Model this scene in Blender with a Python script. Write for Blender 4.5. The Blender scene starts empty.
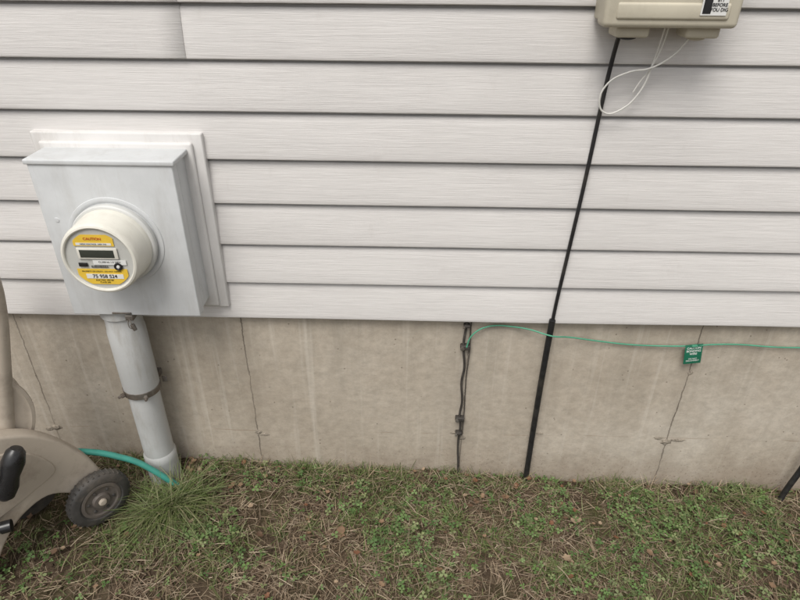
import bpy, bmesh, math, random
import numpy as np
from mathutils import Vector, Matrix, noise
random.seed(7); rng=np.random.default_rng(11)
scn=bpy.context.scene
scn.view_settings.view_transform='Standard'; scn.view_settings.look='None'; scn.view_settings.exposure=0
COL=scn.collection
# ------------------------------------------------------------ camera
cam=bpy.data.cameras.new("Camera"); co=bpy.data.objects.new("Camera",cam); COL.objects.link(co); scn.camera=co
cam.lens=27; cam.sensor_width=36; cam.clip_start=0.05; cam.clip_end=600
co.matrix_world=(Matrix.Translation((0,-1.44,1.53))@Matrix.Rotation(math.radians(0.9),4,'Z')
   @Matrix.Rotation(math.radians(59.04),4,'X')@Matrix.Rotation(math.radians(0.52),4,'Z'))
# ------------------------------------------------------------ light
w=bpy.data.worlds.new("World"); scn.world=w; w.use_nodes=True
nt=w.node_tree; bg=nt.nodes["Background"]
sky=nt.nodes.new("ShaderNodeTexSky"); sky.sky_type='NISHITA'; sky.sun_disc=False
sky.sun_elevation=math.radians(58); sky.sun_rotation=math.radians(200); sky.dust_density=3; sky.air_density=1.0
hs=nt.nodes.new("ShaderNodeHueSaturation"); hs.inputs["Saturation"].default_value=0.10
nt.links.new(sky.outputs[0],hs.inputs["Color"]); nt.links.new(hs.outputs[0],bg.inputs[0]); bg.inputs[1].default_value=0.15
sun=bpy.data.lights.new("Sun",'SUN'); sun.angle=math.radians(28); sun.color=(1,0.955,0.89)
sun.energy=2.1
so=bpy.data.objects.new("Sun",sun); COL.objects.link(so)
el=math.radians(58); az=math.radians(200)
dirv=Vector((math.sin(az)*math.cos(el),math.cos(az)*math.cos(el),math.sin(el)))
so.rotation_euler=dirv.to_track_quat('Z','Y').to_euler()

# ------------------------------------------------------------ material helpers
class NB:
    def __init__(s,name):
        s.m=bpy.data.materials.new(name); s.m.use_nodes=True; s.t=s.m.node_tree; s.n=s.t.nodes
        s.b=s.n["Principled BSDF"]; s.tc=s.n.new("ShaderNodeTexCoord")
    def L(s,a,b): s.t.links.new(a,b)
    def mapping(s,scale=(1,1,1),loc=(0,0,0),src=None):
        mp=s.n.new("ShaderNodeMapping"); mp.inputs["Scale"].default_value=scale; mp.inputs["Location"].default_value=loc
        s.L(src or s.tc.outputs["Object"],mp.inputs["Vector"]); return mp.outputs[0]
    def noise(s,scale=5,detail=4,rough=0.5,vec=None,dist=0):
        n=s.n.new("ShaderNodeTexNoise"); n.inputs["Scale"].default_value=scale; n.inputs["Detail"].default_value=detail
        n.inputs["Roughness"].default_value=rough; n.inputs["Distortion"].default_value=dist
        s.L(vec or s.tc.outputs["Object"],n.inputs["Vector"]); return n.outputs["Fac"]
    def ramp(s,f,stops):
        r=s.n.new("ShaderNodeValToRGB"); e=r.color_ramp.elements
        while len(e)<len(stops): e.new(0.5)
        for i,(p,c) in enumerate(stops):
            e[i].position=p; e[i].color=(c,c,c,1) if isinstance(c,(int,float)) else (*c,1)
        s.L(f,r.inputs[0]); return r.outputs[0]
    def mix(s,f,a,b,mode='MIX'):
        m=s.n.new("ShaderNodeMix"); m.data_type='RGBA'; m.blend_type=mode
        for v,i in ((f,0),(a,6),(b,7)):
            if isinstance(v,(int,float)): m.inputs[i].default_value=v if i==0 else (v,v,v,1)
            elif isinstance(v,tuple): m.inputs[i].default_value=(*v,1)
            else: s.L(v,m.inputs[i])
        return m.outputs[2]
    def math(s,op,a,b=0.0,c=None):
        m=s.n.new("ShaderNodeMath"); m.operation=op
        for i,v in enumerate((a,b,c)):
            if v is None: continue
            if isinstance(v,(int,float)): m.inputs[i].default_value=v
            else: s.L(v,m.inputs[i])
        return m.outputs[0]
    def sep(s,src=None):
        x=s.n.new("ShaderNodeSeparateXYZ"); s.L(src or s.tc.outputs["Object"],x.inputs[0]); return x.outputs
    def bump(s,h,strength=0.3,dist=0.01,prev=None):
        b=s.n.new("ShaderNodeBump"); b.inputs["Strength"].default_value=strength; b.inputs["Distance"].default_value=dist
        s.L(h,b.inputs["Height"])
        if prev is not None: s.L(prev,b.inputs["Normal"])
        return b.outputs[0]
    def fin(s,col=None,rough=None,normal=None,metal=None,spec=None):
        for v,k in ((col,"Base Color"),(rough,"Roughness"),(normal,"Normal"),(metal,"Metallic"),(spec,"Specular IOR Level")):
            if v is None: continue
            if isinstance(v,(int,float)): s.b.inputs[k].default_value=v
            elif isinstance(v,tuple): s.b.inputs[k].default_value=(*v,1)
            else: s.L(v,s.b.inputs[k])
        return s.m

def simple(name,col,rough=0.5,metal=0.0,var=0.12,nscale=30,bump=0.15,bd=0.001,spec=0.5,dirt=None,dirtamt=0.35,streak=False):
    k=NB(name); f=k.noise(nscale,4,0.6)
    lo=tuple(c*(1-var) for c in col); hi=tuple(min(1,c*(1+var)) for c in col)
    c=k.ramp(f,[(0.3,lo),(0.7,hi)])
    if dirt:
        d=k.noise(9,6,0.7,k.mapping((2.2,2.2,0.45)) if streak else None); d=k.ramp(d,[(0.5,0.0),(0.72,dirtamt)]); c=k.mix(d,c,dirt)
    r=k.ramp(f,[(0.3,max(0,rough-0.08)),(0.7,min(1,rough+0.1))])
    return k.fin(c,r,k.bump(k.noise(nscale*8,2),bump,bd) if bump>0 else None,metal,spec)

# siding
k=NB("vinyl_siding_mat")
g1=k.noise(1,5,0.62,k.mapping((7,30,330)),dist=0.9)
g2=k.noise(1,2,0.5,k.mapping((22,30,900)),dist=0.4)
gr=k.math('ADD',k.math('MULTIPLY',g1,0.7),k.math('MULTIPLY',g2,0.3))
big=k.ramp(k.noise(2.2,4,0.6,k.mapping((0.6,1,2.2))),[(0.3,(0.665,0.642,0.624)),(0.7,(0.73,0.706,0.688))])
gm=k.ramp(gr,[(0.38,0.88),(0.6,1.0)])
col=k.mix(1.0,big,gm,'MULTIPLY')
dirt=k.ramp(k.noise(14,7,0.75,k.mapping((1,1,0.5))),[(0.60,0.0),(0.8,0.18)])
col=k.mix(dirt,col,(0.33,0.29,0.25))
M_SID=k.fin(col,0.58,k.bump(gr,0.65,0.0018),spec=0.3)

# concrete foundation
k=NB("poured_concrete_mat"); X=k.sep()
base=k.ramp(k.noise(1.9,5,0.62),[(0.3,(0.375,0.322,0.257)),(0.5,(0.465,0.410,0.338)),(0.7,(0.55,0.498,0.425))])
mott=k.ramp(k.noise(34,6,0.72),[(0.3,0.80),(0.62,1.05)])
c=k.mix(1.0,base,mott,'MULTIPLY')
m2=k.ramp(k.noise(8,6,0.7),[(0.42,0.0),(0.66,0.36)])
c=k.mix(m2,c,(0.36,0.30,0.235))
drip=k.ramp(k.noise(1,5,0.65,k.mapping((13,1,1.1))),[(0.45,0.0),(0.72,0.7)])
topm=k.n.new("ShaderNodeMapRange"); topm.inputs["From Min"].default_value=0.02; topm.inputs["From Max"].default_value=0.6
k.L(X[2],topm.inputs["Value"]); tm=topm.outputs[0]
c=k.mix(k.math('MULTIPLY',drip,k.math('MULTIPLY',tm,0.85)),c,(0.30,0.265,0.215))
dr2=k.ramp(k.noise(1,4,0.6,k.mapping((30,1,0.9),(3.3,0,1.2))),[(0.56,0.0),(0.72,0.42)])
c=k.mix(dr2,c,(0.62,0.575,0.505))
sp=k.n.new("ShaderNodeMapRange"); sp.inputs["From Min"].default_value=0.13; sp.inputs["From Max"].default_value=-0.05
k.L(k.math('ADD',X[2],k.math('MULTIPLY',k.math('SUBTRACT',k.noise(9,6,0.65),0.5),0.26)),sp.inputs["Value"])
c=k.mix(k.math('MULTIPLY',sp.outputs[0],0.58),c,(0.22,0.165,0.12))
splash=k.math('MULTIPLY',k.ramp(k.noise(120,3,0.6),[(0.60,0.0),(0.66,0.55)]),k.ramp(X[2],[(0.0,1.0),(0.16,0.0)]))
c=k.mix(splash,c,(0.14,0.10,0.07))
wob=k.math('MULTIPLY',k.math('SUBTRACT',k.noise(1,5,0.7,k.mapping((0.8,1,11))),0.5),0.018)
xs=k.math('ADD',k.math('ADD',X[0],0.48+6.6),wob)
dm=k.math('ABSOLUTE',k.math('SUBTRACT',k.math('MODULO',k.math('ADD',xs,0.33),0.66),0.33))
seamw=k.math('MULTIPLY',k.math('ADD',k.noise(23,4,0.7),-0.18),0.0056)
seam=k.math('LESS_THAN',dm,seamw)
near=k.ramp(k.math('DIVIDE',dm,0.05),[(0.0,0.40),(1.0,0.0)])
c=k.mix(k.math('MULTIPLY',near,k.noise(26,4)),c,(0.20,0.165,0.125))
c=k.mix(k.math('MULTIPLY',seam,k.ramp(k.noise(4.3,3),[(0.4,0.42),(0.6,0.78)])),c,(0.09,0.075,0.06))
v=k.n.new("ShaderNodeTexVoronoi"); v.inputs["Scale"].default_value=38; k.L(k.tc.outputs["Object"],v.inputs["Vector"])
vr=k.math('LESS_THAN',v.outputs["Distance"],k.math('MULTIPLY',k.math('GREATER_THAN',k.noise(9,2),0.54),0.095))
c=k.mix(k.math('MULTIPLY',vr,0.6),c,(0.13,0.105,0.08))
hl=k.math('ABSOLUTE',k.math('SUBTRACT',X[2],k.math('ADD',0.165,k.math('MULTIPLY',k.math('SUBTRACT',k.noise(3,4),0.5),0.03))))
hm=k.math('MULTIPLY',k.math('LESS_THAN',hl,0.0014),k.ramp(k.noise(5,3),[(0.5,0.0),(0.6,0.45)]))
c=k.mix(hm,c,(0.2,0.12,0.07))
h=k.math('SUBTRACT',k.noise(48,7,0.65),k.math('ADD',k.math('MULTIPLY',seam,0.9),k.math('MULTIPLY',vr,0.9)))
n1=k.bump(h,0.5,0.003); n2=k.bump(k.noise(6,3),0.4,0.012,n1)
M_CON=k.fin(c,0.88,n2,spec=0.25)

# soil
k=NB("soil_mat")
c=k.ramp(k.noise(26,7,0.7),[(0.28,(0.038,0.026,0.018)),(0.5,(0.100,0.072,0.048)),(0.72,(0.21,0.16,0.112))])
ms=k.ramp(k.noise(4.5,5,0.65),[(0.48,0.0),(0.64,0.6)])
c=k.mix(ms,c,k.ramp(k.noise(60,5,0.7),[(0.3,(0.045,0.055,0.02)),(0.7,(0.12,0.12,0.045))]))
M_SOIL=k.fin(c,0.95,k.bump(k.noise(90,6,0.75),0.9,0.012),spec=0.15)

def vegmat(name,rough=0.6,trans=0.2):
    k=NB(name); a=k.n.new("ShaderNodeAttribute"); a.attribute_name="Col"
    c=a.outputs["Color"]
    k.fin(c,rough,spec=0.3)
    tr=k.n.new("ShaderNodeBsdfTranslucent"); k.L(c,tr.inputs[0]); mx=k.n.new("ShaderNodeMixShader"); mx.inputs[0].default_value=trans
    k.L(k.b.outputs[0],mx.inputs[1]); k.L(tr.outputs[0],mx.inputs[2]); k.L(mx.outputs[0],k.n["Material Output"].inputs[0]); return k.m
M_GR=vegmat("grass_blade_mat"); M_LF=vegmat("dead_leaf_mat",0.75,0.1)

M_BOXF=simple("galvanized_grey_paint",(0.585,0.598,0.605),0.58,0,0.06,14,0.25,0.0008,0.3,dirt=(0.38,0.365,0.34),dirtamt=0.32,streak=True)
M_FLG=simple("vinyl_mount_white",(0.68,0.665,0.65),0.55,0,0.05,9,0.2,0.0008,0.3,dirt=(0.38,0.34,0.30),dirtamt=0.32,streak=True)
M_CREAM=simple("meter_cream_plastic",(0.70,0.68,0.61),0.42,0,0.05,12,0.08,0.0005,0.35,dirt=(0.45,0.42,0.35),dirtamt=0.3,streak=True)
M_RING=simple("meter_ring_paint",(0.60,0.60,0.58),0.45,0,0.05,15,0.1,0.0005)
M_FACE=simple("meter_face_grey",(0.50,0.50,0.47),0.3,0,0.05,20,0.03,0.0003)
M_YEL=simple("yellow_label",(0.76,0.51,0.06),0.35,0,0.06,30,0.02,0.0002)
M_WHT=simple("white_label",(0.72,0.72,0.70),0.4,0,0.03,30,0,0.0002)
M_BLK=simple("black_ink",(0.015,0.015,0.016),0.4,0,0.1,30,0,0.0002)
M_LCD=simple("lcd_glass",(0.045,0.050,0.042),0.12,0,0.1,30,0.0,0.0002)
M_RED=simple("red_ink",(0.45,0.05,0.03),0.4,bump=0)
M_PVC=simple("grey_pvc",(0.48,0.485,0.48),0.5,0,0.07,9,0.15,0.0006,0.35,dirt=(0.24,0.20,0.15),dirtamt=0.5,streak=True)
M_STL=simple("weathered_steel",(0.19,0.175,0.155),0.5,0.5,0.3,60,0.3,0.0006,dirt=(0.12,0.06,0.03),dirtamt=0.6)
M_BEI=simple("beige_enclosure",(0.52,0.48,0.385),0.55,0,0.05,10,0.12,0.0005,0.35,dirt=(0.24,0.20,0.14),dirtamt=0.35)
M_CART=simple("taupe_plastic",(0.46,0.40,0.33),0.6,0,0.06,7,0.35,0.0009,0.3,dirt=(0.17,0.13,0.10),dirtamt=0.5)
M_RUB=simple("black_cable_rubber",(0.012,0.012,0.013),0.5,0,0.3,40,0.2,0.0006,dirt=(0.08,0.07,0.055),dirtamt=0.5)
M_TYRE=simple("dark_grey_plastic_tyre",(0.050,0.047,0.044),0.6,0,0.25,25,0.4,0.001,dirt=(0.18,0.15,0.12),dirtamt=0.65)
M_HUB=simple("brown_grey_wheel_face",(0.115,0.098,0.085),0.6,0,0.2,25,0.4,0.001,dirt=(0.20,0.165,0.13),dirtamt=0.6)
M_BKP=simple("black_plastic",(0.014,0.014,0.015),0.3,0,0.2,20,0.15,0.0005,dirt=(0.07,0.06,0.05),dirtamt=0.3)
M_HOSE=simple("teal_hose",(0.055,0.29,0.235),0.4,0,0.1,30,0.1,0.0005,dirt=(0.09,0.12,0.08),dirtamt=0.4)
M_GW=simple("green_wire_jacket",(0.08,0.30,0.19),0.45,0,0.12,30,0.1,0.0003)
M_TAG=simple("green_tag",(0.012,0.13,0.075),0.35,0,0.08,30,0.05,0.0003)
M_WW=simple("white_wire_jacket",(0.68,0.67,0.63),0.45,0,0.05,30)
M_DW=simple("oxidised_ground_wire",(0.055,0.048,0.042),0.7,0.2,0.35,60,0.4,0.0008)
M_MORT=simple("mortar_patch",(0.33,0.285,0.23),0.95,0,0.25,60,0.9,0.004)

# ------------------------------------------------------------ mesh helpers
def mesh_obj(name,verts,faces,mat,parent=None,smooth=False):
    me=bpy.data.meshes.new(name); me.from_pydata([tuple(v) for v in verts],[],faces); me.update()
    o=bpy.data.objects.new(name,me); COL.objects.link(o); me.materials.append(mat)
    if smooth: me.polygons.foreach_set("use_smooth",[True]*len(me.polygons))
    if parent: o.parent=parent
    return o
def empty(name,loc=(0,0,0)):
    o=bpy.data.objects.new(name,None); o.empty_display_size=0.05; COL.objects.link(o); return o
def box(name,x0,x1,y0,y1,z0,z1,mat,parent=None,bev=0.002,seg=3,M=None):
    bm=bmesh.new(); bmesh.ops.create_cube(bm,size=1)
    for v in bm.verts: v.co=Vector(((x0+x1)/2+v.co.x*(x1-x0),(y0+y1)/2+v.co.y*(y1-y0),(z0+z1)/2+v.co.z*(z1-z0)))
    if bev>0: bmesh.ops.bevel(bm,geom=bm.edges[:],offset=bev,segments=seg,profile=0.5,affect='EDGES')
    if M: bm.transform(M)
    me=bpy.data.meshes.new(name); bm.to_mesh(me); bm.free(); me.materials.append(mat)
    me.polygons.foreach_set("use_smooth",[True]*len(me.polygons))
    try: me.set_sharp_from_angle(angle=math.radians(35))
    except Exception: pass
    o=bpy.data.objects.new(name,me); COL.objects.link(o)
    if parent: o.parent=parent
    return o
def lathe(name,prof,origin,axis,mat,parent=None,seg=64,sharp=30):
    ax=Vector(axis).normalized(); q=ax.to_track_quat('Z','Y').to_matrix()
    vs=[];fs=[]
    for r,d in prof:
        for i in range(seg):
            a=2*math.pi*i/seg; vs.append(Vector(origin)+q@Vector((r*math.cos(a),r*math.sin(a),d)))
    for j in range(len(prof)-1):
        for i in range(seg):
            a=j*seg+i;b=j*seg+(i+1)%seg; fs.append((a,b,b+seg,a+seg))
    o=mesh_obj(name,vs,fs,mat,parent,True)
    bm=bmesh.new(); bm.from_mesh(o.data); bmesh.ops.remove_doubles(bm,verts=bm.verts,dist=1e-6); bmesh.ops.recalc_face_normals(bm,faces=bm.faces); bm.to_mesh(o.data); bm.free()
    try: o.data.set_sharp_from_angle(angle=math.radians(sharp))
    except Exception: pass
    return o
def curve(name,pts,r,mat,parent=None,res=8,handle=True,bres=5,cap=True):
    c=bpy.data.curves.new(name,'CURVE'); c.dimensions='3D'; c.bevel_depth=r; c.bevel_resolution=bres; c.use_fill_caps=cap
    if handle:
        s=c.splines.new('BEZIER'); s.bezier_points.add(len(pts)-1)
        for p,b in zip(pts,s.bezier_points): b.co=p; b.handle_left_type=b.handle_right_type='AUTO'
        s.resolution_u=res
    else:
        s=c.splines.new('POLY'); s.points.add(len(pts)-1)
        for p,b in zip(pts,s.points): b.co=(*p,1)
    t=bpy.data.objects.new(name+"_t",c); COL.objects.link(t)
    bpy.context.view_layer.update()
    me=bpy.data.meshes.new_from_object(t.evaluated_get(bpy.context.evaluated_depsgraph_get())); me.name=name
    bpy.data.objects.remove(t); me.materials.clear(); me.materials.append(mat)
    o=bpy.data.objects.new(name,me); COL.objects.link(o)
    me.polygons.foreach_set("use_smooth",[True]*len(me.polygons))
    if parent: o.parent=parent
    return o
def text(name,body,size,M,mat,parent,align='CENTER',bold=0.0):
    c=bpy.data.curves.new(name,'FONT'); c.body=body; c.size=size; c.align_x=align; c.align_y='CENTER'; c.offset=bold*size; c.extrude=0.0001
    t=bpy.data.objects.new(name+"_t",c); COL.objects.link(t); bpy.context.view_layer.update()
    me=bpy.data.meshes.new_from_object(t.evaluated_get(bpy.context.evaluated_depsgraph_get())); me.transform(M); me.name=name
    bpy.data.objects.remove(t); me.materials.clear(); me.materials.append(mat)
    o=bpy.data.objects.new(name,me); COL.objects.link(o); o.parent=parent; return o
def facing(x,y,z):
    return Matrix.Translation((x,y,z))@Matrix.Rotation(math.radians(90),4,'X')
def extr(name,poly,y0,y1,mat,parent=None,T=None,bev=0.0):
    bm=bmesh.new(); a=[bm.verts.new((x,y0,z)) for x,z in poly]; f=bm.faces.new(a)
    r=bmesh.ops.extrude_face_region(bm,geom=[f]); vs=[g for g in r['geom'] if isinstance(g,bmesh.types.BMVert)]
    for v_ in vs: v_.co.y=y1
    bmesh.ops.recalc_face_normals(bm,faces=bm.faces)
    if bev>0:
        ed=[e for e in bm.edges if abs(e.verts[0].co.y-e.verts[1].co.y)<1e-6]
        bmesh.ops.bevel(bm,geom=ed,offset=bev,segments=3,profile=0.5,affect='EDGES')
    if T:
        for v_ in bm.verts: v_.co=T(v_.co)
        bmesh.ops.recalc_face_normals(bm,faces=bm.faces)
    me=bpy.data.meshes.new(name); bm.to_mesh(me); bm.free(); me.materials.append(mat)
    me.polygons.foreach_set("use_smooth",[True]*len(me.polygons))
    try: me.set_sharp_from_angle(angle=math.radians(35))
    except Exception: pass
    o=bpy.data.objects.new(name,me); COL.objects.link(o)
    if parent: o.parent=parent
    return o
def smoothpoly(pts,n=6,closed=True):
    out=[];N=len(pts)
    for i in range(N):
        p0,p1,p2,p3=[Vector(pts[(i+j-1)%N]) for j in range(4)]
        for s in range(n):
            t=s/n; out.append(tuple(0.5*((2*p1)+(-p0+p2)*t+(2*p0-5*p1+4*p2-p3)*t*t+(-p0+3*p1-3*p2+p3)*t**3)))
    return out

# ------------------------------------------------------------ siding wall
P=0.1143; Z0=0.612
sid=empty("vinyl_siding_wall")
def course(kk,x0,x1,off,name):
    zb=Z0+kk*P; n=max(2,int((x1-x0)/0.06)); xs=np.linspace(x0,x1,n+1)
    # rolled lip at the bottom, gently convex face, groove added to deepen the shadow line under the next course
    prof=[(-0.0165,0.0085),(-0.0175,0.0045),(-0.0205,0.0012),(-0.0215,0.0003),(-0.0225,0.0010),(-0.0230,0.0032),(-0.0228,0.012),(-0.0217,0.030),(-0.0188,0.058),(-0.0150,0.088),(-0.0122,0.1052),(-0.0112,0.1068),(-0.0055,0.1080),(-0.0015,0.1100),(-0.0015,0.134)]
    V=[];F=[]
    for x in xs:
        wz=0.0011*noise.noise(Vector((x*0.9,kk*3.1,off*1000)))+0.0004*noise.noise(Vector((x*4,kk*7.7,2)))
        wy=0.0018*noise.noise(Vector((x*1.6,kk*5.3,9)))
        for i,(y,z) in enumerate(prof):
            f=1 if 2<=i<=9 else 0.3
            V.append((x,y-off+wy*f,zb+z+wz))
    m=len(prof)
    for a in range(n):
        for b in range(m-1):
            F.append((a*m+b,(a+1)*m+b,(a+1)*m+b+1,a*m+b+1))
    o=mesh_obj(name,V,F,M_SID,sid,True)
    md=o.modifiers.new("t",'SOLIDIFY'); md.thickness=0.0011; md.offset=-1
    return o
seams={0:2.3,2:-2.7,4:1.9,6:-0.505,8:0.9,10:-1.4,12:2.0,14:-0.3,16:1.2}
for kk in range(0,18):
    s=seams[kk//2*2]
    course(kk,-6,s+0.0,0.0014,"siding_course_left_%d"%kk)
    course(kk,s-0.03,6,0.0,"siding_course_right_%d"%kk)
box("wall_sheathing",-6,6,0.0045,0.16,0.63,2.68,M_FLG,sid,0)
box("starter_strip",-6,6,-0.012,0.0,0.619,0.640,M_FLG,sid,0.001)

# ------------------------------------------------------------ foundation
fd=empty("concrete_foundation_wall")
nx,nz=480,28; xs=np.linspace(-6,6,nx+1); zs=np.linspace(-0.35,0.628,nz+1)
V=[];F=[]
for z in zs:
    for x in xs:
        V.append((x,0.0015*noise.noise(Vector((x*2,0,z*2)))+0.0008*noise.noise(Vector((x*9,4,z*9)))+0.001,z))
for j in range(nz):
    for i in range(nx):
        a=j*(nx+1)+i; F.append((a,a+1,a+nx+2,a+nx+1))
mesh_obj("poured_face",V,F,M_CON,fd,True)
box("foundation_body",-6,6,0.012,0.2,-0.35,0.628,M_CON,fd,0)
def blob(name,x,z,sx,sz,th,seed,mat):
    bm=bmesh.new(); bmesh.ops.create_icosphere(bm,subdivisions=4,radius=1)
    for v_ in bm.verts:
        n_=1+0.45*noise.noise(v_.co*2.1+Vector((seed,0,0)))+0.2*noise.noise(v_.co*6+Vector((seed,5,0)))
        v_.co=Vector((x+v_.co.x*sx*n_,v_.co.y*th*n_+0.0015,z+v_.co.z*sz*n_))
    me=bpy.data.meshes.new(name); bm.to_mesh(me); bm.free(); me.materials.append(mat); me.polygons.foreach_set("use_smooth",[True]*len(me.polygons))
    o=bpy.data.objects.new(name,me); COL.objects.link(o); o.parent=fd
for i,(x,z,a,b,t) in enumerate([(-1.14,0.16,0.020,0.010,0.003),(-1.165,0.152,0.012,0.007,0.003),(-0.478,0.158,0.010,0.009,0.004),(-0.462,0.147,0.018,0.006,0.003),(0.838,0.150,0.018,0.012,0.004),(0.875,0.158,0.022,0.006,0.003),(0.81,0.165,0.015,0.006,0.003),(0.845,0.43,0.008,0.008,0.003),(0.18,0.15,0.011,0.008,0.003),(0.165,0.17,0.02,0.005,0.0025),(0.43,0.175,0.012,0.004,0.0025)]):
    blob("form_tie_patch_%d"%i,x,z,a,b,t,i*3.7,M_MORT)

# ------------------------------------------------------------ ground
def gz(x,y):
    xc=max(-2.5,min(2.5,x)); z=-0.036*xc-0.002
    if xc<-0.4: z+=0.01*min(1,(-0.4-xc))
    z+=0.010*noise.noise(Vector((x*2.3,y*2.3,0)))+0.009*noise.noise(Vector((x*8,y*8,3)))
    if abs(x)<3 and y>-3: z+=0.004*noise.noise(Vector((x*30,y*30,7)))
    if x>0.2: z-=0.012*math.exp(-((y+0.02)/0.06)**2)
    return z
def axis(dense0,dense1,step,far):
    a=list(np.arange(dense0,dense1+1e-6,step)); s=step; x=dense1
    while x<far: s*=1.45; x+=s; a.append(x)
    s=step; x=dense0; b=[]
    while x>-far: s*=1.45; x-=s; b.append(x)
    return b[::-1]+a
gx=axis(-2.4,2.4,0.02,200); gy=axis(-1.6,0.06,0.02,200)
V=[(x,y,gz(x,y)) for y in gy for x in gx]; F=[]; n=len(gx)
for j in range(len(gy)-1):
    for i in range(n-1):
        a=j*n+i; F.append((a,a+1,a+n+1,a+n))
mesh_obj("ground",V,F,M_SOIL,None,True)

# ------------------------------------------------------------ vegetation
def build_strips(P0,DIR,LEN,WID,COLR,bend,segs=3,tipw=0.15):
    n=len(P0); up=np.array([0,0,1.0])
    d=DIR/np.linalg.norm(DIR,axis=1,keepdims=True)
    hz=d.copy(); hz[:,2]=0; hz/= (np.linalg.norm(hz,axis=1,keepdims=True)+1e-9)
    side=np.cross(d,up); side/= (np.linalg.norm(side,axis=1,keepdims=True)+1e-9)
    tw=rng.uniform(-0.9,0.9,n)[:,None]; side=side*np.cos(tw)+np.cross(d,side)*np.sin(tw)
    sway=rng.normal(0,0.18,n)
    vs=np.zeros((n,(segs+1)*2,3)); cs=np.ones((n,(segs+1)*2,4))
    for s in range(segs+1):
        t=s/segs
        c=P0+d*(LEN*t)[:,None]+hz*(bend*LEN*t*t)[:,None]-up*(0.55*np.abs(bend)*LEN*t*t)[:,None]+side*(sway*LEN*t*t)[:,None]
        wv=WID*(1-(1-tipw)*t**1.6)/2
        vs[:,2*s]=c-side*wv[:,None]; vs[:,2*s+1]=c+side*wv[:,None]
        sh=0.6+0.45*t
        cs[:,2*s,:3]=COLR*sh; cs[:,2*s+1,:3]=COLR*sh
    q=np.array([[2*s,2*s+1,2*s+3,2*s+2] for s in range(segs)])
    fs=(q[None]+(np.arange(n)*(segs+1)*2)[:,None,None]).reshape(-1,4)
    return vs.reshape(-1,3),cs.reshape(-1,4),fs
def np_mesh(name,parts,mat):
    vs=[];cs=[];fs=[];o=0
    for v,c,f in parts: vs.append(v);cs.append(c);fs.append(f+o);o+=len(v)
    vs=np.concatenate(vs);cs=np.concatenate(cs);fs=np.concatenate(fs)
    me=bpy.data.meshes.new(name); me.vertices.add(len(vs)); me.vertices.foreach_set("co",vs.astype(np.float32).ravel())
    me.loops.add(fs.size); me.loops.foreach_set("vertex_index",fs.astype(np.int32).ravel())
    me.polygons.add(len(fs)); me.polygons.foreach_set("loop_start",np.arange(0,fs.size,4,dtype=np.int32)); me.polygons.foreach_set("loop_total",np.full(len(fs),4,dtype=np.int32))
    me.update(calc_edges=True)
    at=me.color_attributes.new("Col",'FLOAT_COLOR','POINT'); at.data.foreach_set("color",cs.astype(np.float32).ravel())
    me.materials.append(mat); ob=bpy.data.objects.new(name,me); COL.objects.link(ob); return ob
def green(x,y):
    v=0.42+1.15*noise.noise(Vector((x*3.1,y*4.4,1.7)))+0.85*noise.noise(Vector((x*9,y*9,4)))
    for cx,cy,s,a in ((-0.35,-0.10,0.20,0.45),(0.0,-0.22,0.16,0.45),(0.62,-0.10,0.22,0.45),(0.95,-0.1,0.2,0.4),(-0.25,-0.42,0.22,-0.35),(0.55,-0.42,0.25,-0.2),(0.35,-0.25,0.12,-0.25),(0.25,-0.05,0.12,-0.35)):
        v+=a*math.exp(-((x-cx)**2+(y-cy)**2)/(s*s))
    return v
def bare(x,y):
    b=0.0
    if x<-0.8: b=min(1,(-0.8-x)/0.12)*0.8
    if x>0.15: b=max(b,0.75*math.exp(-(y/0.045)**2))
    b=max(b,min(0.9,max(0,3.6*noise.noise(Vector((x*6+9,y*7,8)))-0.45)))
    return b
def scatter(n,x0,x1,y0,y1,acc):
    xs=rng.uniform(x0,x1,n); ys=rng.uniform(y0,y1,n); r=rng.random(n)
    keep=[i for i in range(n) if r[i]<acc(xs[i],ys[i])]
    return np.array([(xs[i],ys[i],gz(xs[i],ys[i])) for i in keep])
def palette(n,cols,jit=0.2):
    c=np.array(cols)[rng.integers(0,len(cols),n)]; return c*rng.uniform(1-jit,1+jit*1.2,(n,1))
def dirs(n,el0,el1):
    a=rng.uniform(0,2*math.pi,n); e=np.radians(rng.uniform(el0,el1,n))
    return np.stack([np.cos(a)*np.cos(e),np.sin(a)*np.cos(e),np.sin(e)],1)
GREENS=[(0.135,0.185,0.055),(0.165,0.215,0.072),(0.105,0.15,0.045),(0.20,0.235,0.09),(0.25,0.255,0.125)]
STRAW=[(0.42,0.33,0.225),(0.35,0.265,0.175),(0.50,0.41,0.295),(0.25,0.175,0.115),(0.18,0.12,0.08),(0.38,0.285,0.205)]
parts=[]
def clampf(v): return max(0,min(1,v))
p=scatter(62000,-1.9,1.9,-0.95,-0.005,lambda x,y:(1-0.7*bare(x,y))*(1.0 if y>-0.6 else 0.5)*clampf(1.15-0.6*green(x,y)))
n=len(p); p[:,2]+=rng.uniform(0.0,0.016,n)
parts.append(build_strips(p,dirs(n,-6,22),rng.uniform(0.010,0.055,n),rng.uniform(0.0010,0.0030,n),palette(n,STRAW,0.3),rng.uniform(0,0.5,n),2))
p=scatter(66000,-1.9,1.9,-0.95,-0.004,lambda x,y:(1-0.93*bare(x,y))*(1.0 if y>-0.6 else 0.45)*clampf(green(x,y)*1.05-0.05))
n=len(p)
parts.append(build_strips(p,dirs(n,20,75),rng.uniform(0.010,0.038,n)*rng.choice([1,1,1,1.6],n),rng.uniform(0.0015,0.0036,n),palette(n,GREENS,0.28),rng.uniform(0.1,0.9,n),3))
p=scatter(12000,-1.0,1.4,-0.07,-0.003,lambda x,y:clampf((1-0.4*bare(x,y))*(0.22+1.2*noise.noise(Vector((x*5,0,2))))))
n=len(p)
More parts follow.
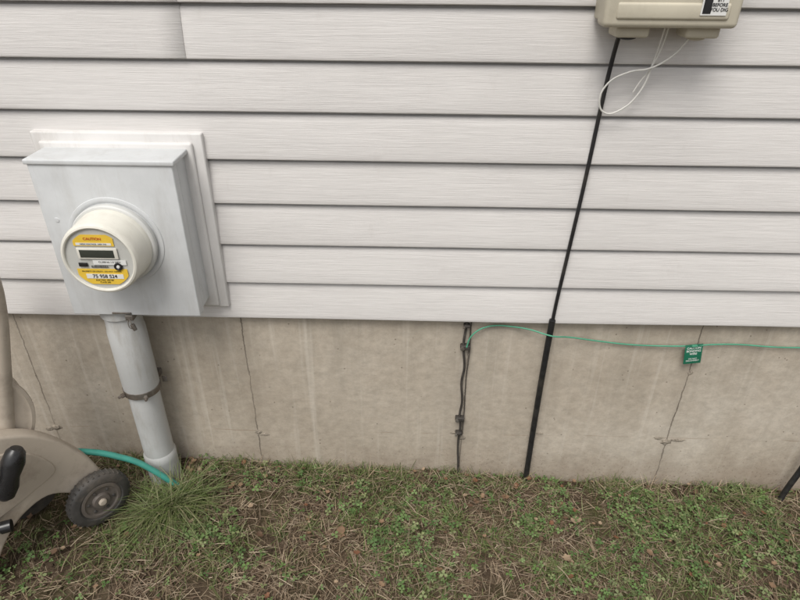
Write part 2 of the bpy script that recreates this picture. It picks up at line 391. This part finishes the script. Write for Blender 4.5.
parts.append(build_strips(p,dirs(n,35,88),rng.uniform(0.02,0.075,n),rng.uniform(0.0013,0.0032,n),palette(n,GREENS+STRAW[:3],0.25),rng.uniform(0.1,0.8,n),3))
# clover / broad-leaved weeds
p=scatter(24000,-1.9,1.9,-0.95,-0.006,lambda x,y:(1-0.9*bare(x,y))*(clampf(green(x+3.1,y)*1.3-0.15)*clampf(green(x,y)+0.25)+0.06))
LV=[];LC=[];LF=[];cnt=0
for (x,y,z) in p:
    h=random.uniform(0.006,0.030); rr=random.uniform(0.0035,0.0090); a0=random.uniform(0,6.28); b=random.uniform(0.7,1.3)
    tilt=Vector((random.uniform(-0.45,0.45),random.uniform(-0.45,0.45),1)).normalized()
    bc=random.choice([(0.12,0.195,0.06),(0.09,0.155,0.05),(0.155,0.225,0.085),(0.20,0.23,0.105)])
    for j in range(3):
        a=a0+j*2.094; d=Vector((math.cos(a),math.sin(a),0)); s=Vector((-math.sin(a),math.cos(a),0))
        d=d-tilt*d.dot(tilt); s=s-tilt*s.dot(tilt); c0=Vector((x,y,z+h))
        for q in (c0,c0+d*rr*0.9+s*rr*0.62+tilt*rr*0.2,c0+d*rr*1.5,c0+d*rr*0.9-s*rr*0.62+tilt*rr*0.2): LV.append(tuple(q)); LC.append((bc[0]*b,bc[1]*b,bc[2]*b,1))
        LF.append((cnt,cnt+1,cnt+2,cnt+3)); cnt+=4
parts.append((np.array(LV),np.array(LC),np.array(LF)))
for i in range(46):
    cx=random.uniform(-0.75,1.7); cy=-random.random()*0.6-0.02; nn=random.randint(25,70); L=random.uniform(0.04,0.085)
    q=np.stack([rng.normal(cx,0.010,nn),np.minimum(rng.normal(cy,0.009,nn),-0.004),np.zeros(nn)],1)
    for j in range(nn): q[j,2]=gz(q[j,0],q[j,1])
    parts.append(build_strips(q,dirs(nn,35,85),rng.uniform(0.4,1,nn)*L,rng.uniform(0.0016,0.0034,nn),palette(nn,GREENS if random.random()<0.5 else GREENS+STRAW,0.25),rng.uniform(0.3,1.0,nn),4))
np_mesh("grass",parts,M_GR)
tp=[]
for cx,cy,nn,L in ((-0.70,-0.20,420,0.17),(-0.75,-0.24,260,0.15),(-0.64,-0.16,200,0.12),(-0.79,-0.17,120,0.10)):
    p=np.stack([rng.normal(cx,0.022,nn),rng.normal(cy,0.018,nn),np.zeros(nn)],1)
    for i in range(nn): p[i,2]=gz(p[i,0],p[i,1])
    d=dirs(nn,42,88); d[:,1]-=0.12; d[:,0]-=0.03
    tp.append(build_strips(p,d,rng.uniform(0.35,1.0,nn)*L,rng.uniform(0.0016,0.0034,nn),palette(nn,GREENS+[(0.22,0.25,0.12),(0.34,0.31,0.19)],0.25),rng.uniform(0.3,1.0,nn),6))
np_mesh("grass_tuft",tp,M_GR)
LV=[];LC=[];LF=[];cnt=0
pos=[(-0.19,-0.27,0.038),(0.53,-0.19,0.032),(0.47,-0.33,0.030),(0.32,-0.12,0.024),(-0.55,-0.12,0.024),(0.23,-0.05,0.022),(0.36,-0.07,0.020),(0.72,-0.3,0.026),(-0.42,-0.3,0.024),(0.1,-0.38,0.022)]
for i in range(420): pos.append((random.uniform(-1.9,1.9),-random.random()**1.3*0.9-0.01,random.uniform(0.006,0.020)))
for (x,y,L) in pos:
    a=random.uniform(0,6.28); d=Vector((math.cos(a),math.sin(a),random.uniform(-0.3,0.4))); s=Vector((-math.sin(a),math.cos(a),random.uniform(-0.4,0.4)))
    c0=Vector((x,y,gz(x,y)+random.uniform(0.014,0.028))); bc=random.choice([(0.20,0.125,0.075),(0.26,0.17,0.105),(0.13,0.08,0.05),(0.34,0.25,0.17),(0.19,0.09,0.05)])
    m=7; curl=random.uniform(0.2,0.8)
    for q in range(m):
        t=q/(m-1); wd=L*0.38*math.sin(math.pi*min(1,t*0.93+0.05))**0.7*(1+0.35*math.sin(q*2.4+x*50))
        cc=c0+d*L*(t-0.5)+Vector((0,0,curl*L*((t-0.5)**2)*1.5))
        for e in (-1,0,1):
            LV.append(tuple(cc+s*wd*e+Vector((0,0,abs(e)*curl*wd*0.8)))); f=0.8+0.3*random.random(); LC.append((bc[0]*f,bc[1]*f,bc[2]*f,1))
    for q in range(m-1):
        for e in range(2):
            b=cnt+q*3+e; LF.append((b,b+1,b+4,b+3))
    cnt+=m*3
np_mesh("dead_leaves",[(np.array(LV),np.array(LC),np.array(LF))],M_LF)
bm=bmesh.new()
for i in range(2200):
    if i<800: x=random.uniform(-1.5,-0.65); y=random.uniform(-0.6,-0.02)
    elif i<1500: x=random.uniform(-0.6,1.6); y=-abs(random.gauss(0,0.05))-0.005
    else: x=random.uniform(-0.7,1.6); y=random.uniform(-0.6,-0.02)
    r=random.uniform(0.0015,0.006)*(1.6 if random.random()<0.05 else 1)
    mt=Matrix.Translation((x,y,gz(x,y)+r*0.4))@Matrix.Rotation(random.uniform(0,6),4,Vector((random.random(),random.random(),1)))@Matrix.Diagonal((r*random.uniform(.7,1.4),r,r*random.uniform(.5,.9),1))
    bmesh.ops.create_icosphere(bm,subdivisions=1,radius=1,matrix=mt)
me=bpy.data.meshes.new("soil_crumbs"); bm.to_mesh(me); bm.free(); me.materials.append(M_SOIL); COL.objects.link(bpy.data.objects.new("soil_crumbs",me))

# ------------------------------------------------------------ electric meter
mb=empty("electric_meter_box")
box("mount_flange",-0.905,-0.495,-0.036,-0.012,0.655,1.135,M_FLG,mb,0.004)
box("mount_step",-0.885,-0.518,-0.048,-0.034,0.664,1.115,M_FLG,mb,0.006)
bx0,bx1,bz0,bz1,yf=-0.866,-0.536,0.690,1.102,-0.140
box("back_can",bx0+0.004,bx1-0.004,yf+0.018,-0.046,bz0+0.004,bz1-0.006,M_BOXF,mb,0.003)
box("front_cover",bx0,bx1,yf,yf+0.030,bz0,bz1-0.010,M_BOXF,mb,0.0028)
box("top_cap",bx0-0.006,bx1+0.006,yf-0.004,-0.047,bz1-0.012,bz1,M_BOXF,mb,0.003)
box("side_rib",bx1-0.005,bx1-0.001,-0.108,-0.104,bz0+0.01,bz1-0.015,M_BOXF,mb,0.001)
MC=(-0.705,0.900)
lathe("socket_opening_lip",[(0.114,0.0),(0.113,0.002),(0.108,0.0032),(0.103,0.002),(0.100,0.0)],(MC[0],yf,MC[1]),(0,-1,0),M_BOXF,mb,96)
lathe("retaining_ring",[(0.094,-0.005),(0.098,0.0),(0.0995,0.004),(0.0995,0.016),(0.097,0.019),(0.092,0.0195),(0.090,0.016)],(MC[0],yf,MC[1]),(0,-1,0),M_RING,mb,96)
box("ring_screw_tab",MC[0]-0.012,MC[0]+0.012,yf-0.018,yf-0.002,MC[1]-0.112,MC[1]-0.097,M_STL,mb,0.002)
yfm=yf-0.098
lathe("meter_body",[(0.092,0.0),(0.0915,0.030),(0.0905,0.032),(0.090,0.034),(0.0885,0.085),(0.087,0.092),(0.084,0.0965),(0.080,0.098),(0.0775,0.0965),(0.0765,0.092)],(MC[0],yf,MC[1]),(0,-1,0),M_CREAM,mb,96)
lathe("meter_face_plate",[(0.0775,0.0),(0.0,0.0005)],(MC[0],yfm+0.006,MC[1]),(0,-1,0),M_FACE,mb,96)
yl=yfm+0.0045
def segm(name,z0,z1,r,mat,y,x0=-1,x1=1):
    zz=np.linspace(z0,z1,14)
    R_=[(min(x1,math.sqrt(max(0,r*r-z*z))),z) for z in zz]; L_=[(max(x0,-math.sqrt(max(0,r*r-z*z))),z) for z in zz[::-1]]
    return extr(name,[(MC[0]+a,MC[1]+b) for a,b in R_+L_],y,y-0.0006,mat,mb)
segm("top_yellow_label",0.034,0.062,0.068,M_YEL,yl,-0.050,0.042)
box("top_label_white",MC[0]-0.044,MC[0]+0.036,yl-0.0012,yl-0.0008,MC[1]+0.036,MC[1]+0.042,M_WHT,mb,0)
text("top_label_text","CAUTION",0.009,facing(MC[0]-0.004,yl-0.0016,MC[1]+0.052),M_RED,mb,bold=0.01)
text("top_label_text2","HIGH VOLTAGE  240V 3W",0.0052,facing(MC[0]-0.004,yl-0.0018,MC[1]+0.039),M_BLK,mb)
box("lcd_bezel",MC[0]-0.046,MC[0]+0.046,yl-0.003,yl,MC[1]+0.002,MC[1]+0.030,M_CREAM,mb,0.0012)
box("lcd_window",MC[0]-0.040,MC[0]+0.038,yl-0.0036,yl-0.0028,MC[1]+0.006,MC[1]+0.025,M_LCD,mb,0.0002)
box("serial_strip",MC[0]-0.016,MC[0]+0.060,yl-0.0012,yl-0.0004,MC[1]-0.013,MC[1]-0.001,M_WHT,mb,0)
text("serial_text","CL200 kh 1.0 240V",0.0065,facing(MC[0]+0.022,yl-0.0016,MC[1]-0.006),M_BLK,mb)
for i in range(22):
    xx=MC[0]-0.022+i*0.0018; ww=random.choice([0.0004,0.0007,0.001]); box("barcode_bar_%d"%i,xx,xx+ww,yl-0.0016,yl-0.0012,MC[1]-0.021,MC[1]-0.015,M_BLK,mb,0)
lathe("optical_port",[(0.0095,0.0),(0.0095,0.0035),(0.007,0.004),(0.0055,0.002),(0.0,0.002)],(MC[0]+0.040,yl,MC[1]-0.017),(0,-1,0),M_BKP,mb,24)
lathe("optical_port_lens",[(0.0045,0.0),(0.0035,0.003),(0.0,0.0035)],(MC[0]+0.040,yl-0.001,MC[1]-0.017),(0,-1,0),M_WHT,mb,16)
box("port_switch",MC[0]-0.050,MC[0]-0.030,yl-0.003,yl,MC[1]-0.018,MC[1]-0.008,M_BKP,mb,0.001)
segm("bottom_yellow_label",-0.064,-0.024,0.071,M_YEL,yl,-0.058,0.058)
segm("number_strip",-0.049,-0.037,0.071,M_WHT,yl-0.0007,-0.040,0.046)
text("meter_number","75 958 524",0.0125,facing(MC[0]+0.003,yl-0.0017,MC[1]-0.043),M_BLK,mb,bold=0.02)
text("fine_print","PROPERTY OF UTILITY - DO NOT TAMPER",0.0048,facing(MC[0]-0.002,yl-0.0012,MC[1]-0.0305),M_BLK,mb)
text("fine_print_b","ELECTRIC METER\nCLASS 200",0.0055,facing(MC[0],yl-0.0012,MC[1]-0.056),M_BLK,mb)
for r in (0.030,0.022,0.014):
    lathe("side_knockout_%d"%int(r*1000),[(r,0.0),(r-0.0006,0.0009),(r-0.0018,0.0009),(r-0.0024,0.0)],(bx1-0.0045,-0.083,bz0+0.075),(1,0,0),M_BOXF,mb,48)
lathe("front_dimple",[(0.006,0.0),(0.0055,0.0012),(0.0,0.0016)],(-0.835,yf,0.955),(0,-1,0),M_BOXF,mb,24)
box("cover_hasp",-0.732,-0.712,-0.146,-0.120,0.676,0.692,M_STL,mb,0.002)
curve("seal_wire",[(-0.722,-0.146,0.682),(-0.716,-0.152,0.668),(-0.721,-0.150,0.655),(-0.727,-0.148,0.667),(-0.722,-0.146,0.682)],0.0012,M_STL,mb)
lathe("barrel_seal",[(0.0,0.0),(0.005,0.0),(0.006,0.004),(0.005,0.018),(0.0,0.020)],(-0.716,-0.150,0.668),(0.3,0,-1),M_STL,mb,20)
box("bottom_knock",-0.765,-0.715,-0.143,-0.139,0.694,0.699,M_STL,mb,0.001)

# conduit
pc=empty("electrical_conduit"); px,py=-0.776,-0.076
lathe("box_hub",[(0.050,0.0),(0.054,0.002),(0.054,0.034),(0.049,0.038)],(px,py,0.696),(0,0,-1),M_PVC,pc)
lathe("expansion_sleeve",[(0.047,0.0),(0.0485,0.05),(0.0505,0.056),(0.0505,0.262),(0.0485,0.268),(0.045,0.268)],(px,py,0.666),(0,0,-1),M_PVC,pc)
lathe("lower_pipe",[(0.0445,0.0),(0.0445,0.27)],(px,py,0.405),(0,0,-1),M_PVC,pc)
lathe("pipe_bell",[(0.0445,0.0),(0.0485,0.008),(0.049,0.03),(0.0485,0.032),(0.0485,0.19)],(px,py,0.150),(0,0,-1),M_PVC,pc)
lathe("strap_band",[(0.0510,0.0),(0.0522,0.0005),(0.0522,0.020),(0.0510,0.0205)],(px,py,0.412),(0.0,0.0,-1),M_STL,pc)
box("strap_ear",px-0.060,px-0.047,py+0.034,py+0.038,0.392,0.412,M_STL,pc,0.001)
box("strap_ear_r",px+0.047,px+0.062,py+0.034,py+0.038,0.392,0.412,M_STL,pc,0.001)
box("strap_standoff",px-0.03,px+0.03,py+0.045,0.002,0.392,0.412,M_STL,pc,0.001)
lathe("strap_bolt",[(0.0,0),(0.007,0.001),(0.007,0.009),(0.004,0.010),(0.004,0.018),(0,0.019)],(px+0.030,py-0.047,0.402),(0.4,-1,0),M_STL,pc,6)
lathe("strap_bolt_l",[(0.0,0),(0.007,0.001),(0.007,0.009),(0.004,0.010),(0.004,0.018),(0,0.019)],(px-0.036,py-0.040,0.402),(-0.7,-1,0),M_STL,pc,6)

# ------------------------------------------------------------ telephone interface box
nb=empty("telecom_junction_box")
box("back_shell",0.385,0.640,-0.078,-0.022,1.390,1.70,M_BEI,nb,0.006)
box("front_lid",0.378,0.645,-0.128,-0.074,1.383,1.705,M_BEI,nb,0.010,4)
box("lid_lower_step",0.40,0.622,-0.132,-0.1,1.398,1.43,M_BEI,nb,0.006,3)
for i,xx in enumerate((0.448,0.590)):
    box("cable_boot_%d"%i,xx-0.034,xx+0.034,-0.105,-0.045,1.362,1.394,M_BEI,nb,0.006)
    lathe("grommet_%d"%i,[(0.018,0),(0.018,0.006),(0.010,0.009),(0,0.009)],(xx,-0.072,1.364),(0,0,-1),M_RUB if i==0 else M_BEI,nb,24)
box("sticker",0.562,0.612,-0.1340,-0.1322,1.408,1.49,M_WHT,nb,0)
box("sticker_black",0.565,0.581,-0.1346,-0.1339,1.411,1.487,M_BLK,nb,0)
text("sticker_text","CALL\n811\nBEFORE\nYOU DIG",0.0085,facing(0.596,-0.1348,1.431),M_BLK,nb,bold=0.02)
box("sticker_panel",0.586,0.608,-0.1346,-0.1339,1.455,1.484,M_BLK,nb,0)
box("lid_logo_plate",0.43,0.50,-0.1295,-0.1275,1.45,1.47,M_BEI,nb,0.0008)

bc=empty("black_drop_cable")
curve("cable",[(0.4385,-0.056,1.370),(0.4380,-0.045,1.345),(0.4365,-0.034,1.29),(0.434,-0.029,1.222),(0.4255,-0.028,1.02),(0.4135,-0.028,0.815),(0.404,-0.030,0.66),(0.402,-0.032,0.60)],0.0048,M_RUB,bc)
curve("ground_tube",[(0.401,-0.034,0.630),(0.4005,-0.028,0.50),(0.402,-0.018,0.25),(0.404,-0.016,-0.06)],0.0088,M_RUB,bc)
ww=empty("white_phone_wire")
curve("wire_loop",[(0.520,-0.085,1.395),(0.522,-0.065,1.345),(0.521,-0.055,1.314),(0.506,-0.050,1.245),(0.470,-0.045,1.203),(0.440,-0.045,1.197),(0.421,-0.050,1.222),(0.430,-0.055,1.262),(0.470,-0.060,1.288),(0.515,-0.060,1.297),(0.553,-0.065,1.322),(0.582,-0.080,1.370)],0.0020,M_WW,ww,12)
curve("wire_strand",[(0.526,-0.085,1.395),(0.528,-0.065,1.34),(0.518,-0.052,1.295),(0.502,-0.045,1.262),(0.494,-0.043,1.243)],0.0019,M_WW,ww,12)

gw=empty("grounding_wire")
curve("wire",[(0.170,-0.012,0.628),(0.168,-0.008,0.59),(0.163,-0.010,0.53),(0.165,-0.012,0.50),(0.171,-0.007,0.44),(0.166,-0.007,0.387),(0.172,-0.007,0.31),(0.168,-0.008,0.247),(0.172,-0.009,0.22),(0.170,-0.006,0.13),(0.176,-0.010,0.03),(0.178,-0.014,-0.03)],0.0036,M_DW,gw)
curve("wire_thin",[(0.181,-0.005,0.60),(0.183,-0.005,0.5),(0.179,-0.004,0.38),(0.182,-0.004,0.27),(0.181,-0.005,0.17)],0.0012,M_DW,gw)
for i,(zz,s) in enumerate(((0.516,1.15),(0.590,0.7),(0.240,1.1),(0.180,0.8))):
    box("clamp_%d"%i,0.168-0.012*s,0.170+0.012*s,-0.017,0.001,zz-0.007*s,zz+0.007*s,M_DW,gw,0.003)
    lathe("clamp_screw_%d"%i,[(0,0),(0.005*s,0.001),(0.005*s,0.006),(0,0.007)],(0.160,-0.016,zz),(0,-1,0),M_STL,gw,12)
gn=empty("green_bonding_wire")
curve("wire",[(0.172,-0.016,0.520),(0.180,-0.016,0.553),(0.198,-0.014,0.575),(0.222,-0.012,0.588),(0.255,-0.010,0.593),(0.292,-0.012,0.592),(0.345,-0.020,0.588),(0.395,-0.040,0.583),(0.41,-0.041,0.58),(0.455,-0.024,0.567),(0.554,-0.010,0.545),(0.63,-0.008,0.535),(0.700,-0.010,0.533),(0.814,-0.012,0.536),(0.88,-0.010,0.541),(0.955,-0.008,0.541),(1.05,-0.010,0.536),(1.128,-0.008,0.534),(1.3,-0.010,0.540),(1.7,-0.008,0.525),(2.4,-0.010,0.540)],0.0023,M_GW,gn,12)
T=Matrix.Translation((0.825,-0.018,0.512))@Matrix.Rotation(math.radians(-3),4,'Y')@Matrix.Rotation(math.radians(6),4,'Z')@Matrix.Rotation(math.radians(-8),4,'X')
box("tag",-0.026,0.026,-0.0008,0.0008,-0.031,0.031,M_TAG,gn,0.0006,2,T)
text("tag_text","DO NOT\nDISCONNECT",0.0062,T@facing(0,-0.0012,-0.018),M_WHT,gn)
text("tag_text_upper","CAUTION\nBONDING\nWIRE",0.0092,T@facing(0,-0.0012,0.010),M_WHT,gn,bold=0.01)
box("tag_loop",-0.008,0.008,-0.005,0.004,0.024,0.030,M_GW,gn,0.001,2,T)
rp=empty("black_ground_pipe")
curve("pipe",[(1.236,-0.055,-0.10),(1.247,-0.05,-0.013),(1.270,-0.045,0.10),(1.30,-0.03,0.30),(1.31,-0.02,0.62)],0.009,M_RUB,rp)

# ------------------------------------------------------------ hose reel cart
hc=empty("hose_reel_cart")
ph=math.radians(50); ud=Vector((-math.cos(ph),-math.sin(ph),0)); ad=Vector((math.sin(ph),-math.cos(ph),0)); Wc=Vector((-0.905,-0.245,0))
def CT(v): return Vector((Wc.x,Wc.y,0))+ud*v.x+ad*v.y+Vector((0,0,v.z))
def wheel(name,a0,u=0.0,z=0.137,out=1,lugs=True):
    o=CT(Vector((u,a0,z)))
    lathe(name+"_tyre",[(0.054,-0.004),(0.062,0.002),(0.077,0.001),(0.083,-0.003),(0.087,-0.009),(0.088,-0.018),(0.087,-0.027),(0.082,-0.034),(0.055,-0.036),(0.0,-0.036)],o,ad*out,M_TYRE,hc,72)
    lathe(name+"_face",[(0.058,-0.002),(0.055,0.0005),(0.048,0.001),(0.044,-0.003),(0.026,-0.004),(0.022,0.004),(0.0,0.005)],o,ad*out,M_HUB,hc,48)
    lathe(name+"_cap",[(0.011,0.0),(0.011,0.009),(0.008,0.012),(0.0,0.013)],o,ad*out,M_CART,hc,32)
    for j in range(6):
        a=j*math.pi/3+0.2; c=o+ (ud*math.cos(a)+Vector((0,0,1))*math.sin(a))*0.036
        lathe(name+"_rib_%d"%j,[(0.005,-0.004),(0.004,0.000),(0,0.001)],c,ad*out,M_TYRE,hc,12)
    if lugs:
        for j in range(36):
            a=j*2*math.pi/36; c=o+(ud*math.cos(a)+Vector((0,0,1))*math.sin(a))*0.0865-ad*out*0.018
            rad=(c-(o-ad*out*0.018)).normalized(); tan=rad.cross(ad)
            Mx=Matrix((( rad.x,tan.x,ad.x,c.x),(rad.y,tan.y,ad.y,c.y),(rad.z,tan.z,ad.z,c.z),(0,0,0,1)))
            box(name+"_lug_%d"%j,-0.002,0.0018,-0.0022,0.0022,-0.013,0.013,M_TYRE,hc,0.0008,1,Mx)
wheel("wheel_near",0.042)
wheel("wheel_far",-0.175,u=0.13,out=-1,lugs=False)
prof=smoothpoly([(-0.026,0.13),(-0.034,0.19),(-0.020,0.255),(0.012,0.325),(0.055,0.393),(0.11,0.446),(0.19,0.482),(0.30,0.49),(0.42,0.46),(0.50,0.38),(0.54,0.22),(0.55,0.065),(0.52,0.045),(0.44,0.045),(0.36,0.04),(0.315,0.045),(0.275,0.095),(0.235,0.155),(0.18,0.205),(0.11,0.222),(0.05,0.18),(0.0,0.12)],5)
extr("side_panel_near",prof,0.006,-0.040,M_CART,hc,CT,0.008)
extr("side_panel_far",[(x*0.9+0.07,z) for x,z in prof],-0.13,-0.17,M_CART,hc,CT,0.008)
prof2=smoothpoly([(0.07,0.30),(0.12,0.395),(0.22,0.44),(0.36,0.43),(0.44,0.36),(0.46,0.24),(0.36,0.18),(0.25,0.235),(0.14,0.265)],6)
extr("side_panel_rib",prof2,0.011,0.002,M_CART,hc,CT,0.004)
rc=(0.220,0.485)
for nm,a0 in (("reel_flange_near",-0.050),("reel_flange_far",-0.120)):
    lathe(nm,[(0.0,-0.006),(0.160,-0.006),(0.167,-0.003),(0.169,0.0),(0.167,0.005),(0.158,0.006),(0.150,0.002),(0.0,0.002)],CT(Vector((rc[0],a0,rc[1]))),ad,M_CART,hc,72)
lathe("reel_drum",[(0.06,0.0),(0.06,0.07)],CT(Vector((rc[0],-0.120,rc[1]))),ad,M_CART,hc,40)
hp=[]
for lay in (0.070,0.088,0.106,0.124):
    for i in range(0,3*16+1):
        a=i*2*math.pi/16; f=i/48 if int(round((lay-0.07)/0.018))%2==0 else 1-i/48
        hp.append(CT(Vector((rc[0]+lay*math.cos(a),-0.106+0.042*f,rc[1]+lay*math.sin(a)))))
curve("coiled_hose",hp,0.009,M_HOSE,hc,2,False,3)
lathe("crank_boss",[(0.030,0.0),(0.030,0.018),(0.024,0.024),(0.0,0.025)],CT(Vector((0.26,0.008,0.38))),ad,M_BKP,hc,32)
curve("crank_arm",[CT(Vector((0.26,0.035,0.38))),CT(Vector((0.235,0.050,0.40))),CT(Vector((0.205,0.050,0.425)))],0.013,M_BKP,hc)
a_=CT(Vector((0.138,0.06,0.462))); b_=CT(Vector((0.206,0.06,0.335)))
lathe("crank_knob",[(0.0,0.0),(0.014,0.002),(0.022,0.012),(0.027,0.04),(0.022,0.075),(0.026,0.105),(0.022,0.132),(0.012,0.142),(0.0,0.144)],a_,(b_-a_),M_BKP,hc,32)
lathe("hose_inlet",[(0.013,0),(0.013,0.05),(0.016,0.052),(0.016,0.075),(0.0,0.076)],CT(Vector((0.28,0.012,0.235))),(ad*0.5-ud),M_BKP,hc,24)
for nm,a0 in (("handle_post_near",-0.060),("handle_post_far",-0.16)):
    curve(nm,[CT(Vector((0.13,a0,0.44))),CT(Vector((0.09,a0,0.60))),CT(Vector((0.045,a0,0.80))),CT(Vector((0.04,a0,0.88)))],0.024,M_CART,hc)
curve("handle_grip",[CT(Vector((0.04,-0.04,0.88))),CT(Vector((0.04,-0.18,0.88)))],0.020,M_CART,hc)
curve("garden_hose",[CT(Vector((0.10,-0.08,0.36))),Vector((-1.01,-0.225,0.278)),Vector((-0.955,-0.210,0.268)),Vector((-0.915,-0.195,0.252)),Vector((-0.880,-0.183,0.234)),Vector((-0.846,-0.172,0.210)),Vector((-0.81,-0.16,0.180)),Vector((-0.772,-0.153,0.140)),Vector((-0.732,-0.147,0.090)),Vector((-0.700,-0.142,0.050)),Vector((-0.67,-0.14,0.01))],0.0090,M_HOSE,None,10)
